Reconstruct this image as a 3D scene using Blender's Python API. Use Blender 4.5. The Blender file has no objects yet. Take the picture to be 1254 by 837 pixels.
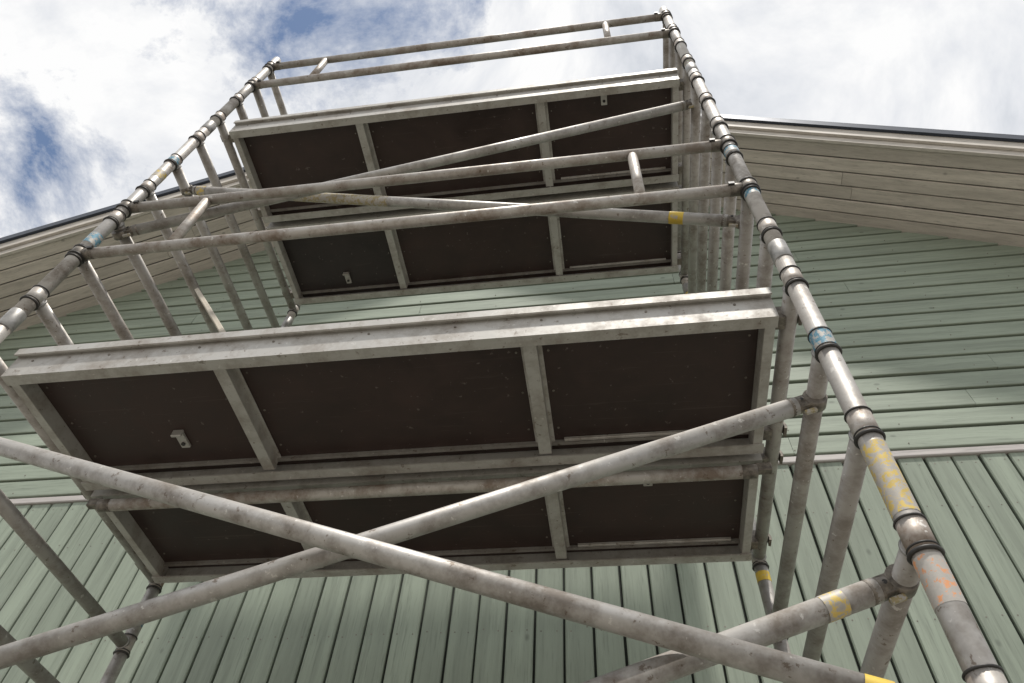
import bpy, bmesh, math, random
from mathutils import Vector, Matrix
random.seed(7)
scn = bpy.context.scene
scn.view_settings.view_transform = 'Standard'
scn.view_settings.look = 'None'
scn.view_settings.exposure = 0

# ------------------------------------------------------------------ materials
def new_mat(name):
    m = bpy.data.materials.new(name); m.use_nodes = True
    nt = m.node_tree; nt.nodes.clear()
    out = nt.nodes.new('ShaderNodeOutputMaterial')
    b = nt.nodes.new('ShaderNodeBsdfPrincipled')
    nt.links.new(b.outputs[0], out.inputs[0])
    return m, nt, b
def N(nt, t, **kw):
    n = nt.nodes.new(t)
    for k, v in kw.items(): setattr(n, k, v)
    return n
def ramp(nt, fac, stops):
    r = N(nt, 'ShaderNodeValToRGB')
    el = r.color_ramp.elements
    el[0].position, el[0].color = stops[0][0], (*stops[0][1], 1)
    el[1].position, el[1].color = stops[-1][0], (*stops[-1][1], 1)
    for p, c in stops[1:-1]:
        e = el.new(p); e.color = (*c, 1)
    nt.links.new(fac, r.inputs[0]); return r.outputs[0]
def g(v): return (v, v, v)
def coords(nt, scale=(1, 1, 1)):
    tc = N(nt, 'ShaderNodeTexCoord')
    if scale == (1, 1, 1): return tc.outputs['Object']
    mp = N(nt, 'ShaderNodeMapping')
    mp.inputs['Scale'].default_value = scale
    nt.links.new(tc.outputs['Object'], mp.inputs[0]); return mp.outputs[0]
def noise(nt, vec, scale, detail=3, rough=.55, dist=0):
    n = N(nt, 'ShaderNodeTexNoise'); n.inputs['Scale'].default_value = scale
    n.inputs['Detail'].default_value = detail; n.inputs['Roughness'].default_value = rough
    n.inputs['Distortion'].default_value = dist
    nt.links.new(vec, n.inputs['Vector']); return n.outputs[0]
def mix(nt, fac, a, b, mode='MIX'):
    m = N(nt, 'ShaderNodeMix', data_type='RGBA', blend_type=mode)
    for sock, v in ((m.inputs[0], fac), (m.inputs[6], a), (m.inputs[7], b)):
        if isinstance(v, (int, float)): sock.default_value = v
        elif isinstance(v, tuple): sock.default_value = (*v, 1)
        else: nt.links.new(v, sock)
    return m.outputs[2]
def bump(nt, b, h, strength=.2, dist=.002):
    n = N(nt, 'ShaderNodeBump'); n.inputs['Strength'].default_value = strength
    n.inputs['Distance'].default_value = dist
    nt.links.new(h, n.inputs['Height']); nt.links.new(n.outputs[0], b.inputs['Normal'])
def island(nt):
    return N(nt, 'ShaderNodeNewGeometry').outputs['Random Per Island']

def alu_mat(name, light=(.52, .50, .47), dark=(.24, .21, .18), metal=.5, dirt=.6, spots=.7):
    m, nt, b = new_mat(name)
    v = coords(nt); ri = island(nt)
    n1 = noise(nt, v, 8, 5, .72)
    n3 = noise(nt, v, 38, 4, .68)
    c = mix(nt, ramp(nt, n1, [(.46 - .04*dirt, g(0)), (.70 - .06*dirt, g(1))]), light, dark)
    c = mix(nt, ramp(nt, ri, [(0, g(.0)), (1, g(.4))]), c, tuple(x*.68 for x in light))
    c = mix(nt, ramp(nt, n3, [(.65, g(0)), (.68, g(spots))]), c, (.68, .66, .62))
    c = mix(nt, ramp(nt, n3, [(.325, g(spots)), (.375, g(0))]), c, (.13, .088, .055))
    nt.links.new(c, b.inputs['Base Color'])
    b.inputs['Metallic'].default_value = metal
    nt.links.new(ramp(nt, n1, [(.3, g(.38)), (.7, g(.68))]), b.inputs['Roughness'])
    bump(nt, b, n3, .3, .0012)
    return m
M_tube = alu_mat('alu_tube')
M_rung = alu_mat('alu_rung', (.43, .41, .38), (.23, .20, .17), .4, .6)
M_rail = alu_mat('alu_guardrail_tube', (.52, .49, .45), (.24, .18, .135), .4, .9, .8)
M_beam = alu_mat('alu_deck_profile', (.56, .545, .51), (.30, .26, .22), .3, .3, .6)

def simple(name, col, rough=.6, metal=0, var=.25, scale=25):
    m, nt, b = new_mat(name); v = coords(nt)
    n = noise(nt, v, scale, 3, .6)
    c = mix(nt, ramp(nt, n, [(.35, g(0)), (.7, g(1))]), col, tuple(x*(1-var*2) for x in col))
    nt.links.new(c, b.inputs['Base Color'])
    b.inputs['Roughness'].default_value = rough; b.inputs['Metallic'].default_value = metal
    return m
M_black = simple('dark_cast_ring', (.06, .057, .054), .5, .3)
M_cast = simple('cast_steel_clamp', (.27, .24, .205), .5, .5, .3, 60)
M_steel = simple('galvanised_steel', (.40, .39, .37), .5, .5, .2, 40)
M_fl = simple('roof_metal_edge', (.05, .06, .08), .4, .5, .1)

def worn(name, col, thr=.5):
    m, nt, b = new_mat(name); v = coords(nt)
    n = noise(nt, v, 55, 5, .75, .3)
    f = ramp(nt, n, [(thr-.03, g(1)), (thr+.03, g(0))])
    al = mix(nt, n, (.58, .56, .52), (.34, .31, .27))
    c2 = mix(nt, ramp(nt, noise(nt, v, 15, 3), [(.4, g(0)), (.7, g(.6))]), col, tuple(x*.6 for x in col))
    nt.links.new(mix(nt, f, al, c2), b.inputs['Base Color'])
    b.inputs['Metallic'].default_value = .1
    b.inputs['Roughness'].default_value = .55
    return m
M_yel = worn('worn_yellow_paint', (.70, .50, .07), .60)
M_yel2 = worn('worn_yellow_paint_sparse', (.70, .52, .14), .48)
M_tan = worn('worn_brown_tape', (.40, .33, .18), .50)
M_org = worn('worn_orange_paint', (.74, .34, .16), .44)
M_blue = worn('worn_blue_tape', (.10, .27, .37), .50)

def ply_mat(name, col):
    m, nt, b = new_mat(name)
    v = coords(nt)
    n = noise(nt, v, 3.2, 4, .7, .4)
    c = mix(nt, ramp(nt, n, [(.35, g(0)), (.7, g(1))]), col, tuple(x*1.75 for x in col))
    v2 = coords(nt, (1.6, 36, 36)); n2 = noise(nt, v2, 2.5, 3, .65, .6)
    c = mix(nt, ramp(nt, n2, [(.63, g(0)), (.69, g(.22))]), c, (.12, .095, .08))
    n3 = noise(nt, v, 38, 3, .65)
    c = mix(nt, ramp(nt, n3, [(.67, g(0)), (.71, g(.45))]), c, (.20, .17, .15))
    nt.links.new(c, b.inputs['Base Color'])
    nt.links.new(ramp(nt, n, [(.3, g(.38)), (.7, g(.62))]), b.inputs['Roughness'])
    return m
M_ply = ply_mat('phenolic_plywood', (.031, .0185, .0155))
M_hatch = ply_mat('black_hatch_board', (.025, .0185, .0175))

def wood_paint(name, col, stretch, knots=True, var=.16, wear=1.0):
    m, nt, b = new_mat(name)
    ri = island(nt)
    tc = N(nt, 'ShaderNodeTexCoord')
    mu = N(nt, 'ShaderNodeMath', operation='MULTIPLY'); mu.inputs[1].default_value = 37
    nt.links.new(ri, mu.inputs[0])
    ad = N(nt, 'ShaderNodeVectorMath', operation='ADD')
    nt.links.new(tc.outputs['Object'], ad.inputs[0]); nt.links.new(mu.outputs[0], ad.inputs[1])
    mp = N(nt, 'ShaderNodeMapping'); mp.inputs['Scale'].default_value = stretch
    nt.links.new(ad.outputs[0], mp.inputs[0]); v = mp.outputs[0]
    n1 = noise(nt, v, 1.0, 3, .6, .5)
    n2 = noise(nt, v, 4.5, 3, .7)
    base = mix(nt, ri, tuple(x*(1-var) for x in col), tuple(min(1, x*(1+var)) for x in col))
    c = mix(nt, ramp(nt, n1, [(.38, g(0)), (.68, g(.55*wear))]), base, tuple(x*.60 for x in col))
    c = mix(nt, ramp(nt, n2, [(.53, g(0)), (.72, g(.55*wear))]), c, tuple(x*.48 for x in col))
    if knots:
        vo = N(nt, 'ShaderNodeTexVoronoi'); vo.inputs['Scale'].default_value = 3.2
        ks = N(nt, 'ShaderNodeMapping'); ks.inputs['Scale'].default_value = tuple(1.0 if s < 5 else 1.7 for s in stretch)
        nt.links.new(ad.outputs[0], ks.inputs[0]); nt.links.new(ks.outputs[0], vo.inputs['Vector'])
        kn = ramp(nt, vo.outputs['Distance'], [(.03, g(.65)), (.075, g(0))])
        c = mix(nt, kn, c, tuple(x*.38 for x in col))
    nt.links.new(c, b.inputs['Base Color'])
    b.inputs['Roughness'].default_value = .62
    bump(nt, b, n2, .4, .002)
    return m
GREEN = (.310, .362, .287)
M_gh = wood_paint('green_paint_horizontal_boards', GREEN, (1.2, 14, 22), True, .09)
M_gv = wood_paint('green_paint_vertical_boards', tuple(x*.95 for x in GREEN), (22, 14, 1.2), True, .13)
M_trim = wood_paint('pale_trim_paint', (.50, .47, .45), (1.5, 20, 20), False, .05)
M_sof = wood_paint('weathered_white_soffit', (.64, .585, .52), (1.4, 24, 6), True, .12)
M_fas = wood_paint('cream_barge_board', (.58, .54, .48), (1.4, 20, 10), False, .06)
M_dark = simple('wall_backing', (.03, .036, .028), .8)
M_batten = wood_paint('bare_pale_timber', (.62, .56, .46), (8, 8, 8), False, .05)

# ------------------------------------------------------------------ mesh builder
class MB:
    def __init__(s): s.bm = bmesh.new()
    def tube(s, a, b, r, seg=20, r2=None, caps=True):
        a, b = Vector(a), Vector(b); d = b - a; r2 = r if r2 is None else r2
        q = d.to_track_quat('Z', 'Y').to_matrix()
        A = []; B = []
        for i in range(seg):
            t = 2*math.pi*i/seg; o = q @ Vector((math.cos(t), math.sin(t), 0))
            A.append(s.bm.verts.new(a + o*r)); B.append(s.bm.verts.new(b + o*r2))
        for i in range(seg):
            f = s.bm.faces.new((A[i], A[(i+1) % seg], B[(i+1) % seg], B[i])); f.smooth = True
        if caps:
            s.bm.faces.new(list(reversed(A))); s.bm.faces.new(B)
        return s
    def ring(s, c, axis, R, r, seg=24, sub=8):
        c = Vector(c); q = Vector(axis).to_track_quat('Z', 'Y').to_matrix()
        vs = []
        for i in range(seg):
            a = 2*math.pi*i/seg; row = []
            for j in range(sub):
                p = 2*math.pi*j/sub; rr = R + r*math.cos(p)
                row.append(s.bm.verts.new(c + q @ Vector((rr*math.cos(a), rr*math.sin(a), r*math.sin(p)))))
            vs.append(row)
        for i in range(seg):
            for j in range(sub):
                f = s.bm.faces.new((vs[i][j], vs[(i+1) % seg][j], vs[(i+1) % seg][(j+1) % sub], vs[i][(j+1) % sub])); f.smooth = True
        return s
    def prism(s, pts, vec):
        vec = Vector(vec)
        A = [s.bm.verts.new(Vector(p)) for p in pts]; B = [s.bm.verts.new(Vector(p) + vec) for p in pts]
        s.bm.faces.new(A); s.bm.faces.new(list(reversed(B)))
        n = len(pts)
        for i in range(n): s.bm.faces.new((A[i], B[i], B[(i+1) % n], A[(i+1) % n]))
        return s
    def box(s, x0, x1, y0, y1, z0, z1):
        return s.prism([(x0, y0, z0), (x1, y0, z0), (x1, y1, z0), (x0, y1, z0)], (0, 0, z1 - z0))
    def obox(s, c, ax, ay, az):
        c, ax, ay, az = map(Vector, (c, ax, ay, az))
        return s.prism([c-ax-ay-az, c+ax-ay-az, c+ax+ay-az, c-ax+ay-az], az*2)
    def done(s, name, mat, parent=None, bevel=0, seg=1):
        bmesh.ops.recalc_face_normals(s.bm, faces=s.bm.faces)
        me = bpy.data.meshes.new(name); s.bm.to_mesh(me); s.bm.free()
        o = bpy.data.objects.new(name, me); scn.collection.objects.link(o)
        me.materials.append(mat)
        if parent: o.parent = parent
        if bevel:
            bv = o.modifiers.new('bevel', 'BEVEL'); bv.width = bevel; bv.segments = seg; bv.limit_method = 'ANGLE'; bv.angle_limit = math.radians(50)
        return o
def empty(name):
    e = bpy.data.objects.new(name, None); scn.collection.objects.link(e); return e

# ------------------------------------------------------------------ scaffold
T = empty('scaffold_tower')
GZ = -1.45
YF, YB, XL, XR = 1.168, 2.457, -1.955, .55
R = .0254
Z0, PIT = .841, .288
def zk(k): return Z0 + PIT*k
TOP = 4.76
posts = [(XL, YF), (XR, YF), (XL, YB), (XR, YB)]
mb = MB()
for x, y in posts:
    cuts = [GZ + .22, zk(-4)+.12, zk(3)+.145, zk(9)+.145, TOP]
    for a, b_ in zip(cuts[:-1], cuts[1:]):
        mb.tube((x, y, a), (x, y, b_ - .002), R, 28)
    mb.tube((x, y, TOP), (x, y, TOP+.012), R*.9, 24, R*.6)
mb.done('posts', M_tube, T)
mb = MB()
for x, y in posts:
    for k in (3, 9):
        mb.tube((x, y, zk(k)+.10), (x, y, zk(k)+.19), R+.0022, 28)
mb.done('spigot_sleeves', M_steel, T, .001)
KS = [k for k in range(-6, 14)]
mb = MB()
for x in (XL, XR):
    for k in KS:
        mb.tube((x, YF + R*.6, zk(k)), (x, YB - R*.6, zk(k)), .0235, 22)
mb.done('rungs', M_rung, T)
sl = MB(); rg = MB(); wl = MB()
for x, y in posts:
    sgn = 1 if y == YF else -1
    for k in KS:
        z = zk(k)
        sl.tube((x, y, z-.034), (x, y, z+.034), R+.0016, 28)
        rg.ring((x, y, z-.036), (0, 0, 1), R+.0025, .0042)
        rg.ring((x, y, z-.024), (0, 0, 1), R+.0015, .0024)
        rg.ring((x, y, z+.036), (0, 0, 1), R+.0018, .0028)
        wl.ring((x, y+sgn*(R+.001), z), (0, 1, 0), .0235, .004)
sl.done('rung_collars', M_rail, T)
rg.done('collar_rings', M_black, T)
wl.done('rung_welds', M_steel, T)
mb = MB()
for x, y in posts:
    mb.tube((x, y, GZ+.012), (x, y, GZ+.3), .019, 18)
    mb.tube((x, y, GZ+.2), (x, y, GZ+.225), .038, 12)
    mb.box(x-.075, x+.075, y-.075, y+.075, GZ+.003, GZ+.012)
mb.done('base_jacks', M_steel, T, .001)

def railframe(y, zlo, zhi, name):
    mb = MB()
    for z in (zlo, zhi):
        mb.tube((XL+.055, y, z), (XR-.035, y, z), .0215, 22)
    for x in (-1.58, .185):
        mb.tube((x, y, zlo+.018), (x, y, zhi-.018), .0195, 20)
    mb.done(name, M_rail, T)
    cl = MB(); bk = MB()
    for x, s in ((XL, 1), (XR, -1)):
        for z in (zlo, zhi):
            cl.tube((x, y, z-.022), (x, y, z+.022), R+.0045, 24)
            cl.tube((x+s*.025, y, z), (x+s*.065, y, z), .0228, 20)
            bk.ring((x, y, z-.023), (0, 0, 1), R+.004, .004)
            bk.ring((x, y, z+.023), (0, 0, 1), R+.004, .004)
            bk.obox((x+s*.06, y-.025, z), (.010, 0, 0), (0, .005, 0), (0, 0, .007))
    cl.done(name + '_clamps', M_cast, T, .001); bk.done(name + '_clamp_rings', M_black, T)
railframe(YF, 2.285, 2.665, 'front_guardrail')
railframe(YF, 4.25, 4.615, 'front_guardrail_upper')
railframe(YB, 2.285, 2.665, 'rear_guardrail')
railframe(YB, 4.25, 4.615, 'rear_guardrail_upper')

br = MB(); cw = MB(); lv = MB(); pn = MB()
def brace(a, b, r=.0245):
    a, b = Vector(a), Vector(b); d = (b-a).normalized()
    br.tube(a + d*.055, b - d*.055, r, 26)
    for p, s in ((a, 1), (b, -1)):
        u = d*s
        cw.tube(p + u*.030, p + u*.075, r*.85, 18, r*1.04)
        cw.tube(p - Vector((0, .016, 0)), p + Vector((0, .016, 0)), .0305, 22)
        n = u.cross(Vector((0, 1, 0))).normalized()
        cw.obox(p + u*.034, u*.016, Vector((0, .014, 0)), n*.020)
        lv.obox(p + u*.030 - n*.030*(1 if n.z > 0 else -1), u*.016, Vector((0, .005, 0)), n*.006)
        pn.tube(p + u*.040 - Vector((0, .022, 0)), p + u*.040 + Vector((0, .022, 0)), .005, 12)
xl, xr = XL+.005, XR-.005
brace((xl, 1.245, zk(2)), (xr, 1.245, zk(-1)))
brace((xl, 1.345, zk(-1)), (xr, 1.345, zk(2)-.01))
brace((xl, 1.30, zk(-3)), (xr, 1.30, zk(0)))
brace((xl, 1.225, zk(6)-.02), (xr, 1.285, zk(9)+.02), .0225)
brace((xl, 1.315, zk(8)), (xr, 1.31, zk(5)+.03), .0225)
br.done('diagonal_braces', M_tube, T); cw.done('brace_claws', M_cast, T, .0015)
lv.done('brace_latches', M_tan, T, .001); pn.done('claw_pins', M_black, T)
mb = MB(); mb.tube((-1.83, 1.842, 1.612), (.47, 1.842, 1.612), .0225, 24)
mb.done('horizontal_brace', M_rail, T)
mb = MB()
for x, s in ((-1.872, 1), (.50, -1)):
    mb.obox((x, 1.842, 1.622), (.028, 0, 0), (0, .014, 0), (0, 0, .016))
    mb.tube((x+s*.02, 1.842, 1.612), (x+s*.07, 1.842, 1.612), .0238, 20)
mb.done('horizontal_brace_hooks', M_cast, T, .003)

def mark(a, b, r, mat, name):
    m_ = MB(); m_.tube(a, b, r, 28, caps=False); m_.done(name, mat, T)
def pmark(x, y, z0, z1, mat, name, e=.0006): mark((x, y, z0), (x, y, z1), R+e, mat, name)
pmark(XR, YF, .89, 1.07, M_yel2, 'yellow_paint_mark')
pmark(XR, YF, .70, .795, M_org, 'orange_paint_mark')
mark((XR, YF, 1.39), (XR, YF, 1.46), R+.0021, M_blue, 'blue_tape')
pmark(XR, YF, 2.21, 2.26, M_blue, 'blue_tape')
mark((XR, YF, 2.56), (XR, YF, 2.60), R+.0021, M_blue, 'blue_tape')
pmark(XL, YF, 2.35, 2.42, M_blue, 'blue_tape')
pmark(XL, YF, 2.95, 3.01, M_yel2, 'yellow_tape')
mark((XL, YF, 3.12), (XL, YF, 3.16), R+.0021, M_blue, 'blue_tape')
pmark(XR, YB, 1.60, 1.64, M_yel, 'yellow_tape')
pmark(XL, YB, 1.50, 1.55, M_blue, 'blue_tape')
pmark(XR, YB, 3.5, 3.56, M_yel, 'yellow_tape')
def along(a, b, t0, t1, r, mat, name):
    a, b = Vector(a), Vector(b); mark(a.lerp(b, t0), a.lerp(b, t1), r, mat, name)
along((xl, 1.245, zk(2)), (xr, 1.245, zk(-1)), .938, .955, .0252, M_yel, 'yellow_tape')
along((xl, 1.30, zk(-3)), (xr, 1.30, zk(0)), .935, .952, .0252, M_yel2, 'yellow_tape')
along((xl, 1.315, zk(8)), (xr, 1.31, zk(5)+.03), .90, .92, .0232, M_yel, 'yellow_tape')
along((xl, 1.315, zk(8)), (xr, 1.31, zk(5)+.03), .03, .05, .0232, M_yel2, 'yellow_tape')
along((xl, 1.315, zk(8)), (xr, 1.31, zk(5)+.03), .25, .44, .0232, M_tan, 'worn_tape')

def deck(y0, y1, zb, name, latch, hatch_panel=None, hinge=True):
    x0, x1 = -1.905, .505
    H = .105
    D = empty(name); D.parent = T
    mb = MB()
    for y, s in ((y0, 1), (y1, -1)):
        prof = [(0, 0), (.040, 0), (.040, .006), (.006, .006), (.006, .060), (.006, H-.004), (.006, H+.014), (-.018, H+.014), (-.018, H-.016), (-.013, H-.018), (-.009, H-.006), (0, H-.008)]
        pts = [(x0, y + s*a, zb + b_) for a, b_ in prof]
        mb.prism(pts, (x1 - x0, 0, 0))
    mb.done('side_beams', M_beam, D)
    mb = MB()
    for x in (x0+.004, x1-.034):
        mb.box(x, x+.030, y0+.0075, y1-.0075, zb+.0065, zb+.075)
    for x in (-1.185, -.205):
        mb.box(x-.021, x+.021, y0+.041, y1-.041, zb+.012, zb+.058)
        mb.box(x-.033, x+.033, y0+.041, y1-.041, zb+.0585, zb+.064)
    if hinge:
        mb.box(-.14, .44, y1-.066, y1-.055, zb+.052, zb+.0645)
    mb.done('cross_members', M_beam, D, .0015)
    mb = MB()
    xs = [x0+.034, -1.185, -.205, x1-.034]
    for i in range(3):
        if hatch_panel == i: continue
        mb.box(xs[i]+.001, xs[i+1]-.001, y0+.008, y1-.008, zb+.065, zb+.077)
    mb.done('plywood', M_ply, D)
    if hatch_panel is not None:
        mb = MB(); i = hatch_panel
        mb.box(xs[i]+.001, xs[i+1]-.001, y0+.008, y1-.008, zb+.065, zb+.077)
        mb.done('hatch', M_hatch, D)
    mb = MB()
    for y in (y0+.041, y1-.053):
        mb.box(x0+.036, x1-.036, y, y+.012, zb+.050, zb+.0645)
    mb.done('edge_strips', M_rung, D)
    mb = MB()
    for y in (y0+.05, y1-.05):
        for x, s in ((x0, -1), (x1, 1)):
            mb.box(min(x, x+s*.03), max(x, x+s*.03), y-.022, y+.022, zb+.03, zb+.085)
            xc, zc = (XL if s < 0 else XR), zb+.05
            n = 12; r1, r2 = .0265, .036; P = []
            for i in range(n+1):
                a = math.radians(-20 + 200*i/n); P.append((xc + r2*math.cos(a), y-.02, zc + r2*math.sin(a)))
            for i in range(n, -1, -1):
                a = math.radians(-20 + 200*i/n); P.append((xc + r1*math.cos(a), y-.02, zc + r1*math.sin(a)))
            mb.prism(P, (0, .04, 0))
    mb.done('hooks', M_cast, D, .001)
    lx, ly = latch
    mb = MB()
    mb.box(lx-.016, lx+.016, ly-.035, ly+.035, zb+.052, zb+.0645)
    mb.box(lx-.019, lx+.019, ly-.045, ly-.034, zb+.036, zb+.0645)
    mb.done('latch', M_beam, D, .002)
    mb = MB(); mb.tube((lx, ly+.012, zb+.046), (lx, ly+.012, zb+.0525), .007, 16)
    mb.done('latch_bolt', M_black, D)
    mb = MB()
    for i in range(9):
        x = x0 + .08 + i*(x1-x0-.16)/8 + random.uniform(-.03, .03)
        mb.tube((x, y0-.0025, zb+.070), (x, y0+.001, zb+.070), .004, 10)
    for x in (x0+.06, -1.235, -1.135, -.255, -.155, x1-.06):
        for t in (.2, .5, .8):
            y = y0 + t*(y1-y0); mb.tube((x, y, zb+.0632), (x, y, zb+.066), .004, 10)
    mb.done('rivets', M_cast, D)
ZD1, ZD2 = 1.650, 3.680
deck(1.245, 1.800, ZD1, 'front_platform', (-1.475, 1.63))
deck(1.832, 2.385, ZD1, 'rear_platform', (.135, 1.96))
deck(1.235, 1.795, ZD2, 'front_platform_upper', (.124, 1.31))
deck(1.832, 2.385, ZD2, 'rear_platform_upper', (-1.535, 2.26), 0)

mb = MB()
a, b = Vector((-1.176, 1.39, 1.775)), Vector((-1.90, 1.69, 2.79))
d = (b-a).normalized(); s1 = d.cross(Vector((0, 1, 0))).normalized(); s2 = d.cross(s1)
mb.obox((a+b)/2, d*((b-a).length/2), s1*.010, s2*.022)
mb.done('wood_batten', M_batten, None, .002)

# ------------------------------------------------------------------ house
H = empty('green_timber_house')
DW = 3.10; SL = .533; XRDG = -.97; ZR = 6.846; HW = 5.5; DEPTH = 8.0
ZE = ZR - SL*HW
WX0, WX1 = XRDG-HW, XRDG+HW
mb = MB()
mb.prism([(WX0, DW, GZ), (WX1, DW, GZ), (WX1, DW, ZE+.02), (XRDG, DW, ZR+.02), (WX0, DW, ZE+.02)], (0, DEPTH, 0))
mb.done('wall_core', M_dark, H)
ZT = 2.73
nails = MB()
mb = MB(); PH = .150
z = ZT + .068
while z < ZR - .1:
    half = min(HW, (ZR - z)/SL)
    xa, xb = XRDG-half, XRDG+half
    xs = [xa]; p = xa + random.uniform(1.0, 4.5)
    while p < xb - .6: xs.append(p); p += random.uniform(3.6, 4.8)
    xs.append(xb)
    for j in range(len(xs)-1):
        w = random.uniform(-.002, .002); y = DW
        zt = z + PH - .012
        zz = z + random.uniform(-.0015, .0015)
        prof = [(y-.001, zz), (y-.026+w, zz), (y-.029+w, zz+.004), (y-.029+w, zz+.012), (y-.022, zt-.006), (y-.017, zt), (y-.001, zt)]
        mb.prism([(xs[j]+.0012, a, c) for a, c in prof], (xs[j+1]-xs[j]-.0024, 0, 0))
    x = WX0 + .3
    while x < WX1:
        if xa+.2 < x < xb-.2:
            xn, zn = x+random.uniform(-.012, .012), z+.032+random.uniform(-.004, .004)
            nails.tube((xn, DW-.0305, zn), (xn, DW-.02, zn), .0035, 8)
        x += .6
    z += PH
mb.done('gable_boards', M_gh, H)
mb = MB(); x = WX0
while x < WX1 - .02:
    w = min(.138, WX1-x)
    o = random.uniform(-.002, .002); y = DW
    yo = y-.024+o; e = random.uniform(-.0015, .0015)
    pts = [(x+.006+e, y-.001, GZ+.25), (x+.006+e, yo+.006, GZ+.25), (x+.012+e, yo, GZ+.25), (x+w-.012+e, yo, GZ+.25), (x+w-.006+e, yo+.006, GZ+.25), (x+w-.006+e, y-.001, GZ+.25)]
    mb.prism(pts, (0, 0, ZT - GZ - .25 - .003))
    for zz in (-.6, 0, .6, 1.2, 1.8, 2.4, 2.68):
        for q in (.035, .103):
            xn, zn = x+q+random.uniform(-.005, .005), zz+random.uniform(-.012, .012)
            nails.tube((xn, yo-.0012, zn), (xn, yo+.005, zn), .0035, 8)
    x += .138
mb.done('wall_boards', M_gv, H)
nails.done('nail_heads', M_cast, H)
mb = MB()
mb.prism([(WX0-.02, DW-.002, ZT), (WX0-.02, DW-.034, ZT), (WX0-.02, DW-.038, ZT+.006), (WX0-.02, DW-.034, ZT+.045), (WX0-.02, DW-.002, ZT+.055)], (2*HW+.04, 0, 0))
mb.done('belt_trim', M_trim, H)
mb = MB(); mb.box(WX0-.03, WX1+.03, DW-.03, DW+DEPTH+.03, GZ-.05, GZ+.24)
mb.done('foundation', simple('concrete', (.3, .29, .28), .85), H)
mb = MB()
for xw, s in ((WX0, -1), (WX1, 1)):
    y = DW
    while y < DW+DEPTH-.01:
        mb.box(min(xw+s*.001, xw+s*.024), max(xw+s*.001, xw+s*.024), y+.004, y+.134, GZ+.25, ZE-.05); y += .138
mb.done('side_boards', M_gv, H)
YO = 2.41; EO = .6
mb = MB()
for s in (-1, 1):
    t = .19; xo = XRDG + s*(HW+EO)
    ze = ZR - SL*(HW+EO)
    mb.prism([(XRDG, YO, ZR+.022), (xo, YO, ze+.022), (xo, YO, ze+.022+t), (XRDG, YO, ZR+.022+t)], (0, DEPTH+1.3, 0))
mb.done('roof_slabs', M_fl, H)
mb = MB(); nb = 6; bw = (DW - .002 - YO)/nb
for s in (-1, 1):
    L = HW+EO
    for i in range(nb):
        cuts = [0.0]; p = random.uniform(.8, 3.2)
        while p < L-.5: cuts.append(p); p += random.uniform(2.4, 3.6)
        cuts.append(L)
        ya, yb = YO + i*bw + .0045, YO + (i+1)*bw - .0045
        o = random.uniform(-.003, .003)
        for j in range(len(cuts)-1):
            a, b_ = cuts[j]+.0015, cuts[j+1]-.0015
            za, zb_ = ZR - SL*a + o, ZR - SL*b_ + o
            xa, xb = XRDG+s*a, XRDG+s*b_
            prof = [(ya, .020), (ya, .006), (ya+.006, 0), (yb-.006, 0), (yb, .006), (yb, .020)]
            A = [mb.bm.verts.new((xa, yy, za+zz)) for yy, zz in prof]
            B = [mb.bm.verts.new((xb, yy, zb_+zz)) for yy, zz in prof]
            mb.bm.faces.new(A); mb.bm.faces.new(list(reversed(B)))
            for q in range(6): mb.bm.faces.new((A[q], B[q], B[(q+1) % 6], A[(q+1) % 6]))
mb.done('soffit_boards', M_sof, H)
mb = MB(); me_ = MB()
for s in (-1, 1):
    L = HW+EO
    def slab(m, y0, y1, lo, hi):
        xo = XRDG + s*L; ze = ZR - SL*L
        m.prism([(XRDG, y0, ZR+lo), (xo, y0, ze+lo), (xo, y0, ze+hi), (XRDG, y0, ZR+hi)], (0, y1-y0, 0))
    slab(mb, YO-.026, YO-.001, -.022, .11)
    slab(mb, YO-.050, YO-.0275, .055, .19)
    slab(me_, YO-.075, YO-.052, .165, .235)
    slab(me_, YO-.075, YO+.15, .2365, .246)
mb.done('barge_boards', M_fas, H, .002); me_.done('verge_flashing', M_fl, H)

# ------------------------------------------------------------------ ground
m, nt, b = new_mat('gravel_yard')
v = coords(nt)
n1 = noise(nt, v, .6, 2, .6); n2 = noise(nt, v, 30, 3, .7)
c = mix(nt, ramp(nt, n1, [(.45, g(0)), (.6, g(1))]), (.30, .28, .25), (.24, .23, .195))
c = mix(nt, ramp(nt, n2, [(.35, g(0)), (.7, g(.7))]), c, (.17, .155, .14))
nt.links.new(c, b.inputs['Base Color']); b.inputs['Roughness'].default_value = .95
mb = MB()
vs = [mb.bm.verts.new(p) for p in ((-800, -800, GZ), (800, -800, GZ), (800, 800, GZ), (-800, 800, GZ))]
mb.bm.faces.new(vs); mb.done('ground', m)

# ------------------------------------------------------------------ sun + sky
to_sun = Vector((.22, -.68, 1.87)).normalized()
sd = bpy.data.lights.new('sun', 'SUN'); sd.energy = 3.3; sd.angle = math.radians(2.5); sd.color = (1, .955, .89)
so = bpy.data.objects.new('sun', sd); scn.collection.objects.link(so)
so.rotation_euler = to_sun.to_track_quat('Z', 'Y').to_euler()
w = bpy.data.worlds.new('World'); scn.world = w; w.use_nodes = True
nt = w.node_tree; nt.nodes.clear()
out = N(nt, 'ShaderNodeOutputWorld'); bg = N(nt, 'ShaderNodeBackground'); nt.links.new(bg.outputs[0], out.inputs[0])
sky = N(nt, 'ShaderNodeTexSky', sky_type='NISHITA'); sky.sun_disc = False
sky.sun_elevation = math.asin(to_sun.z); sky.sun_rotation = math.atan2(to_sun.x, to_sun.y)
bg.inputs['Strength'].default_value = .10
tc = N(nt, 'ShaderNodeTexCoord'); V = tc.outputs['Generated']
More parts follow.
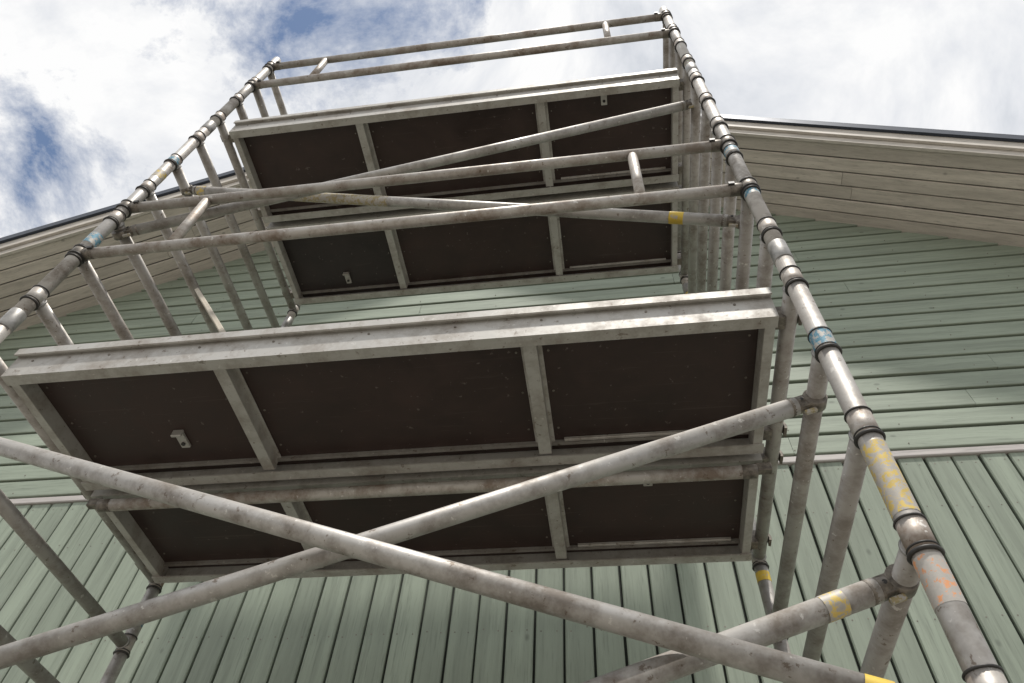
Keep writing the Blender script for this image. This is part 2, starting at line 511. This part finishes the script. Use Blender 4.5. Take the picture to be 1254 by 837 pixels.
def wn(scale, detail, rough, dist, seed):
    mp = N(nt, 'ShaderNodeMapping'); mp.inputs['Location'].default_value = seed
    nt.links.new(V, mp.inputs[0]); return noise(nt, mp.outputs[0], scale, detail, rough, dist)
cov = wn(4.6, 8, .66, .25, (1.3, .4, 2.2))
def blob(dirv, rad, amt):
    dn = N(nt, 'ShaderNodeVectorMath', operation='DISTANCE'); dn.inputs[1].default_value = dirv
    nt.links.new(V, dn.inputs[0])
    mr = N(nt, 'ShaderNodeMapRange', interpolation_type='SMOOTHSTEP')
    mr.inputs[1].default_value = 0; mr.inputs[2].default_value = rad
    mr.inputs[3].default_value = amt; mr.inputs[4].default_value = 0
    nt.links.new(dn.outputs['Value'], mr.inputs[0]); return mr.outputs[0]
acc = cov
for bl in (blob((-.60, .277, .75), .21, .17), blob((-.27, .215, .94), .30, .165), blob((.45, .1, .88), .75, -.25)):
    s_ = N(nt, 'ShaderNodeMath', operation='SUBTRACT'); nt.links.new(acc, s_.inputs[0]); nt.links.new(bl, s_.inputs[1]); acc = s_.outputs[0]
covr = ramp(nt, acc, [(.25, g(0.05)), (.35, g(.55)), (.43, g(1))])
sh = wn(3.0, 7, .62, .4, (7.1, 3.3, .2))
cloud = ramp(nt, sh, [(.33, (.56, .60, .66)), (.46, (.80, .82, .86)), (.58, (1, 1, 1))])
cl = mix(nt, 1.0, cloud, (9.9, 9.9, 9.9), 'MULTIPLY')
blue = mix(nt, 1.0, sky.outputs[0], (1.0, 1.12, 1.2), 'MULTIPLY')
nt.links.new(mix(nt, covr, blue, cl), bg.inputs['Color'])

# ------------------------------------------------------------------ camera
cd = bpy.data.cameras.new('camera'); cam = bpy.data.objects.new('camera', cd); scn.collection.objects.link(cam)
cd.sensor_width = 36; cd.lens = 872/1254*36; cd.clip_end = 3000; cd.clip_start = .02
fw = Vector((-.1203, .6033, .7886)).normalized()
rt = Vector((.9899, .1336, .0488)); rt = (rt - fw*rt.dot(fw)).normalized()
up = rt.cross(fw).normalized()
cam.matrix_world = Matrix(((rt.x, up.x, -fw.x, 0), (rt.y, up.y, -fw.y, 0), (rt.z, up.z, -fw.z, 0), (0, 0, 0, 1)))
scn.camera = cam
